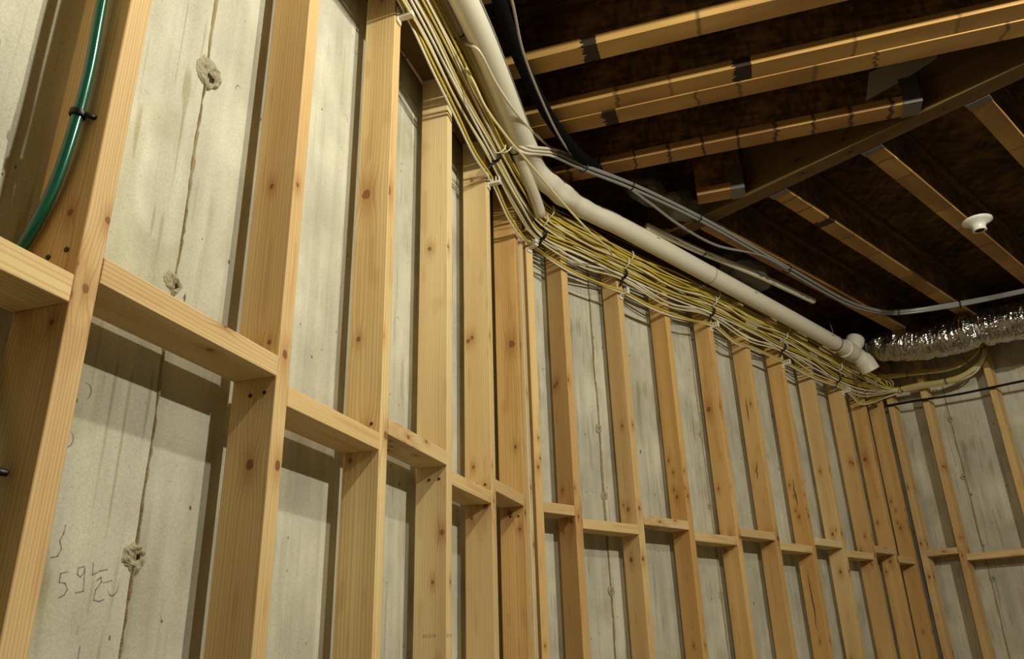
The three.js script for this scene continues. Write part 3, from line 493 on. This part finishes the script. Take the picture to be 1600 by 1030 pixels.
const LOWER = [[0.10, -0.06, 1.503], [0.249, -0.05, 1.498], [0.385, -0.05, 1.484], [0.499, -0.05, 1.486], [0.581, -0.05, 1.513], [0.639, -0.05, 1.557], [0.668, -0.052, 1.605], [0.66, -0.06, 1.66], [0.63, -0.05, 1.72]];
const UPPER = [[0.06, -0.10, 1.592], [0.18, -0.09, 1.580], [0.30, -0.09, 1.563], [0.452, -0.09, 1.544], [0.55, -0.09, 1.558], [0.613, -0.09, 1.589], [0.655, -0.088, 1.628], [0.65, -0.07, 1.68], [0.62, -0.05, 1.73]];
const PLAN = [ // group, colour, goes along lower or upper strand of the right wall
  [0, 'white', 0], [0, 'olive', 0], [0, 'white', 1], [0, 'yellow', 0], [0, 'cream', 0], [0, 'white', 0], [0, 'olive', 1],
  [1, 'yellow', 1], [1, 'cream', 0], [1, 'olive', 1], [1, 'yellow', 0], [1, 'white', 0], [1, 'olive', 1], [1, 'yellow', 1], [1, 'cream', 0],
  [2, 'olive', 1], [2, 'yellow', 0], [2, 'cream', 1], [2, 'olive', 1], [2, 'white', 1], [2, 'yellow', 1], [2, 'cream', 1],
];
const WHERE = ['held by the black straps, in the lower group of the bundle', 'in the middle group of the bundle, held by white hooks', 'in the upper group of the bundle, nearest the drain pipe'], CNAME = { white: 'white', yellow: 'bright yellow', olive: 'dull yellow', cream: 'cream' };
const slots = [[0, 0], [-0.008, 0.009], [0.008, -0.009], [-0.014, 0.018], [0.013, -0.017], [-0.005, -0.008], [0.005, 0.010], [-0.016, 0.005], [0.012, 0.002]];
const used = [0, 0, 0];
PLAN.forEach(([gI, col, strand], c) => {
  const sl = slots[used[gI]++ % slots.length], pts = [], mine = (rc() - 0.5) * 0.02;
  STN.forEach(([P, s, ...g], i) => {
    const wide = i < 7 ? 1.15 : 1.15, tied = i % 2 === 0, [dd, h] = g[gI], f = (tied ? 0.85 : 1.25) * wide, q = 0.5 + 0.5 * rc();
    pts.push(P(s + (rc() - 0.5) * 0.03, dd + sl[0] * f * 0.8 + (tied ? 0 : (rc() - 0.5) * 0.012), h + sl[1] * f + (tied ? 0 : mine * (i < 8 ? 0.7 : 2.3) + (rc() - 0.5) * 0.016)));
  });
  const S = strand ? UPPER : LOWER; S.forEach(([t, dd, h], i) => pts.push(pC(t + (rc() - 0.5) * 0.006, dd + sl[0] * 0.55, h + sl[1] * 0.55)));
  tag(mesh('cable', sweep(pts, 0.0042, 400, 7, 0.85), M[col]), CNAME[col] + ' cable ' + WHERE[gI], 'cable', PLAN.filter((q) => q[0] === gI && q[1] === col).length > 1 ? CNAME[col] + ' cables, ' + ['lower', 'middle', 'upper'][gI] + ' group' : undefined);
});
// the low pair that runs in the combs
const LOWPTS = [[pA, -0.6, -0.026, 1.70], [pA, 0.3, -0.026, 1.70], [pA, 1.2, -0.026, 1.68], [pA, 1.54, -0.028, 1.648], [pA, 1.72, -0.030, 1.610], [pA, 1.90, -0.026, 1.585], [pA, 2.08, -0.024, 1.548], [pA, 2.285, -0.020, 1.561], [pA, 2.45, -0.022, 1.515], [pA, 2.60, -0.024, 1.51], [pB, 1.985, -0.020, 1.531], [pB, 2.18, -0.018, 1.486], [pB, 2.36, -0.018, 1.480], [pB, 2.56, -0.020, 1.482], [pB, 2.75, -0.016, 1.463], [pB, 2.89, -0.016, 1.466], [pB, 3.08, -0.018, 1.478], [pB, 3.27, -0.018, 1.500], [pB, 3.45, -0.016, 1.455], [pB, 3.60, -0.016, 1.460], [pB, 3.93, -0.018, 1.446], [pB, 4.28, -0.016, 1.425], [pB, 4.64, -0.018, 1.420], [pB, 4.84, -0.018, 1.376], [pB, 4.95, -0.04, 1.40], [pC, 0.045, -0.05, 1.485], [pC, 0.22, -0.045, 1.482], [pC, 0.38, -0.045, 1.470], [pC, 0.50, -0.045, 1.474], [pC, 0.585, -0.045, 1.503], [pC, 0.645, -0.045, 1.555], [pC, 0.675, -0.048, 1.61], [pC, 0.662, -0.055, 1.67]];
[['yellow', 'lowest yellow cable, running in the white combs below the main bundle', 0, 0], ['white', 'lowest white cable, behind the yellow one in the white combs', 0.006, -0.007]].forEach(([col, label, o, v], k) => { const r2 = rng(60 + k); tag(mesh('cable', sweep(LOWPTS.map(([P, s, dd, h], i) => P(s, Math.min(dd + o, -0.006), h + v + (r2() - 0.5) * 0.012)), 0.0046, 400, 8, 0.85), M[col]), label, 'cable'); });
{ const m = mesh('cable', sweep([[-0.118, 1.668, 1.93], [-0.095, 1.645, 1.97], [-0.063, 1.612, 2.047], [-0.001, 1.586, 2.167], [0.086, 1.587, 2.349], [0.209, 1.556, 2.561], [0.33, 1.525, 2.748], [0.395, 1.53, 2.86], [0.44, 1.56, 3.0]].map((q) => V3(...q)), 0.0042, 100, 8), M.cream); tag(m, 'stray cream cable slanting alone across the bend of the drain pipe', 'cable'); }
// cables that drop out of the fitting corner
[0, 1, 2, 3].forEach((k) => { const r2 = rng(500 + k), o = (k - 1.5) * 0.014; const m = mesh('cable', sweep([pC(-0.04 + o, -0.13, 1.76), pC(-0.005 + o, -0.12, 1.69), pC(0.05 + o * 1.2, -0.105, 1.595), pC(0.075 + o * 0.6 + (k % 2 ? 0.03 : 0), -0.10, 1.535), pC(0.045 + o * 0.5, -0.075, 1.49), pC(-0.02, -0.06, 1.46)], 0.0042, 60, 7), M[k % 2 ? 'olive' : 'yellow']); tag(m, 'yellow cable looping down in the far corner below the drain fitting', 'cable', 'looped cables in the far corner'); });
// white combs on the studs, hooks and black clips that gather the bundle
function comb(P, F, s, h, label) {
  const g = group('cable_comb', P(s, 0, h), F.turn); tag(g, label, 'cable clip');
  mesh('base', board(0.024, 0.050, 0.006, -0.012, -0.034, 0.0005, 1, 0, false, 0.002), M.clip, g);
  mesh('arm', board(0.020, 0.010, 0.044, -0.010, -0.020, 0.004, 2, 0, false, 0.003), M.clip, g);
  for (let k = 0; k < 4; k++) mesh('finger', board(0.018, 0.022, 0.0035, -0.009, -0.012, 0.006 + k * 0.0125, 1, 0, false, 0.0015), M.clip, g);
}
comb(pA, FA, 1.525, 1.648, 'white cable comb nearest the camera, at the top of the third large stud');
comb(pA, FA, 2.277, 1.562, 'white cable comb on the stud beside the dark slit');
comb(pB, FB, 1.987, 1.532, 'white cable comb on the pale corner stud at the bend');
comb(pB, FB, 2.554, 1.482, 'white cable comb on the second stud after the corner studs');
comb(pB, FB, 3.259, 1.501, 'white cable comb on the fourth stud after the corner studs');
comb(pB, FB, 3.944, 1.448, 'white cable comb on the sixth stud after the corner studs');
comb(pB, FB, 4.640, 1.418, 'white cable comb on the eighth stud after the corner studs');
const CLIPS = [[pA, FA, 2.262, 6, 'beside the dark slit'], [pB, FB, 2.0, 8, 'at the bend of the wall'], [pB, FB, 2.535, 10, 'on the second stud after the bend'], [pB, FB, 3.24, 12, 'on the fourth stud after the bend'], [pB, FB, 3.925, 14, 'on the sixth stud after the bend'], [pB, FB, 4.62, 16, 'on the eighth stud after the bend']];
for (const [P, F, s, i, where] of CLIPS) {
  const st = STN[i], d = P(1, 0, -0.06).sub(P(0, 0, 0));
  { const c = st[0](st[1] + 0.012, st[2][0], st[2][1] + 0.006), g = group('cable_strap', new THREE.Vector3()); tag(g, 'black strap gathering the lower white cables ' + where, 'strap'); const b = band(c, d, 0.022, 0.014, 0.003); mesh('loop', b, M.black, g); mesh('tail', sweep([c.clone().add(new THREE.Vector3(0, -0.020, 0)), st[0](st[1] + 0.012, -0.016, st[2][1] - 0.035), st[0](st[1] + 0.012, -0.006, st[2][1] - 0.048)], 0.0055, 10, 6), M.black, g); }
  for (const [k, R, which] of [[3, 0.026, 'middle'], [4, 0.027, 'upper']]) { const c = st[0](st[1] + (k - 3) * 0.02, st[k][0], st[k][1] + 0.006); const t = new THREE.TorusGeometry(R, 0.0028, 6, 24, 4.6); t.rotateZ(2.2); t.applyQuaternion(new THREE.Quaternion().setFromUnitVectors(new THREE.Vector3(0, 0, 1), d.clone().normalize())); t.translate(c.x, c.y, c.z); tag(mesh('cable_hook', t, M.clip), `white hook holding the ${which} cables ${where}`, 'cable clip'); }
}
for (const [S, i, label] of [[LOWER, 0, 'black tie on the lower cables at the far corner'], [LOWER, 2, 'black tie on the lower cables under the duct'], [LOWER, 6, 'black tie on the lower cables where they turn up'], [UPPER, 1, 'black tie on the upper cables at the far corner'], [UPPER, 4, 'black tie on the upper cables below the duct']]) {
  const a = pC(...S[i]), b = pC(...S[i + 1]), c = a.clone().lerp(b, 0.3); tag(mesh('zip_tie', ring(c, b.clone().sub(a), 0.021, 0.0026), M.black), label, 'tie'); }
// black cable across the right wall
{ const m = mesh('cable', sweep([pB(5.0, -0.008, 1.40), pC(-0.02, -0.03, 1.425), pC(0.24, -0.03, 1.405), pC(0.45, -0.012, 1.392), pC(0.82, -0.03, 1.378), pC(1.3, -0.012, 1.36)], 0.0075, 90, 8), M.black); tag(m, 'thick black cable strung across the studs of the right wall', 'cable'); }
// green cable on the near stud
{ const P = [pA(0.654, 0.037, 1.528), pA(0.655, 0.037, 1.222), pA(0.656, 0.037, 0.889), pA(0.658, 0.035, 0.763), pA(0.657, 0.037, 0.689), pA(0.659, 0.053, 0.581), pA(0.660, 0.075, 0.518), pA(0.660, 0.091, 0.487), pA(0.660, 0.109, 0.445), pA(0.658, 0.109, 0.397), pA(0.648, 0.082, 0.285), pA(0.646, 0.049, 0.201), pA(0.646, 0.049, 0.051), pA(0.648, 0.055, -0.306)];
  tag(mesh('cable', sweep(P, 0.0075, 220, 16), M.green), 'glossy green cable bending down beside the near stud', 'cable');
  for (const [i, label] of [[4, 'black staple strap on the upper green cable'], [11, 'black staple strap on the green cable at the left edge']]) { const g = group('cable_staple', new THREE.Vector3()); tag(g, label, 'staple'); const c = P[i], d = P[i + 1].clone().sub(P[i - 1]); mesh('loop', band(c, d, 0.0078, 0.008, 0.003), M.black, g); for (const s of [-1, 1]) mesh('foot', sweep([c.clone().add(pA(0.004, s * 0.009, 0.001 * s).sub(pA(0, 0, 0))), c.clone().add(pA(0.010, s * 0.014, 0.001 * s).sub(pA(0, 0, 0))), c.clone().add(pA(0.018, s * 0.0155, 0.001 * s).sub(pA(0, 0, 0)))], 0.0042, 8, 6), M.black, g); } }

// ---------------------------------------------------------------- foil duct
{ const g = group('foil_duct', new THREE.Vector3()); tag(g, 'crinkled silver foil flexible duct along the top of the right wall', 'duct');
  const D = -0.34, P = [pC(0.06, D + 0.1, 1.76), pC(0.16, D, 1.735), pC(0.40, D, 1.672), pC(0.58, D, 1.658), pC(0.76, D, 1.655), pC(1.0, D, 1.640), pC(1.4, D, 1.64), pC(2.0, D, 1.66)];
  const rad2 = (t, a) => { const necks = 0.028 * Math.exp(-Math.pow((t - 0.37) / 0.012, 2)) + 0.06 * smooth(0.10, 0.0, t); const fine = noise(t * 170, Math.cos(a) * 5 + 7, 91) - 0.5, big = noise(t * 46, Math.sin(a) * 3 + 4, 92) - 0.5, hoop = Math.sin(t * 150) * 0.0012, tiny = noise(t * 420, a * 9, 93) - 0.5; return 0.106 - necks + hoop + fine * 0.010 + big * 0.010 + tiny * 0.005; };
  mesh('sleeve', sweep(P, rad2, 420, 72), M.foil, g);
  const q = pC(0.77, D, 1.655), d = pC(1, D, 1.64).sub(pC(0.6, D, 1.657)); mesh('tape_band', band(q, d, 0.082, 0.03, 0.004), M.foil, g);
  mesh('start_collar', lathe([[0.075, 0], [0.118, 0.012], [0.12, 0.03], [0.112, 0.032], [0.07, 0.005]], pC(0.12, D + 0.03, 1.745), pC(0.3, D, 1.70).sub(pC(0.12, D + 0.03, 1.745)), 40), M.steel, g);
}

// ---------------------------------------------------------------- lampholders
function holderParts(g) {
  mesh('base', lathe([[0, 0], [0.060, 0], [0.064, -0.004], [0.0635, -0.011], [0.054, -0.017], [0.036, -0.026], [0.029, -0.036], [0.028, -0.05], [0.030, -0.056], [0.024, -0.058], [0.020, -0.056], [0.019, -0.03], [0, -0.028]], new THREE.Vector3(), new THREE.Vector3(0, 1, 0), 48), M.ceramic, g);
  mesh('socket', lathe([[0.0188, -0.030], [0.0188, -0.055], [0.0175, -0.055], [0.0175, -0.031]], new THREE.Vector3(), new THREE.Vector3(0, 1, 0), 32), M.steel, g);
}
{ const p = bp(3.74, 0.868), g = group('ceiling_lampholder', V3(p[0], CEIL - 0.001, p[1])); tag(g, 'white porcelain ceiling lampholder without a bulb on the right side joist', 'lampholder'); holderParts(g); }
for (const L of LAMPS) {
  const baseH = L.h + 0.079, g = group('ceiling_lamp', V3(L.x, baseH, L.f), dirTurn(rA[0], rA[1])); tag(g, L.label, 'lamp'); holderParts(g);
  if (baseH > CEIL + 0.01) { mesh('junction_box', board(0.09, 0.045, 0.09, -0.045, 0.0005, -0.045, 0), M.steel, g); mesh('bracket', board(0.03, 0.02, 0.09, -0.015, 0.015, -0.0, 2), M.steel, g); }
  const dy = L.h - baseH, bulb = new THREE.MeshStandardMaterial({ color: 0xffffff, roughness: 0.5, emissive: new THREE.Color().setRGB(...LAMP_COLOUR), emissiveIntensity: 12 });
  const prof = []; for (let k = 0; k <= 14; k++) { const a = Math.PI * k / 17; prof.push([Math.sin(a) * 0.028, -Math.cos(a) * 0.028 + dy]); } prof.push([0.0135, dy + 0.034], [0.012, dy + 0.046], [0, dy + 0.047]);
  mesh('bulb', lathe(prof, new THREE.Vector3(), new THREE.Vector3(0, 1, 0), 28), bulb, g);
  const light = new THREE.PointLight(new THREE.Color().setRGB(...LAMP_COLOUR), L.power, 0, 2); light.position.set(0, dy, 0); light.castShadow = true; light.shadow.radius = 1.2; light.shadow.mapSize.set(2048, 2048); light.shadow.camera.near = 0.05; light.shadow.bias = -0.0005; light.name = 'bulb_light'; g.add(light);
}
renderer.render(scene, camera);
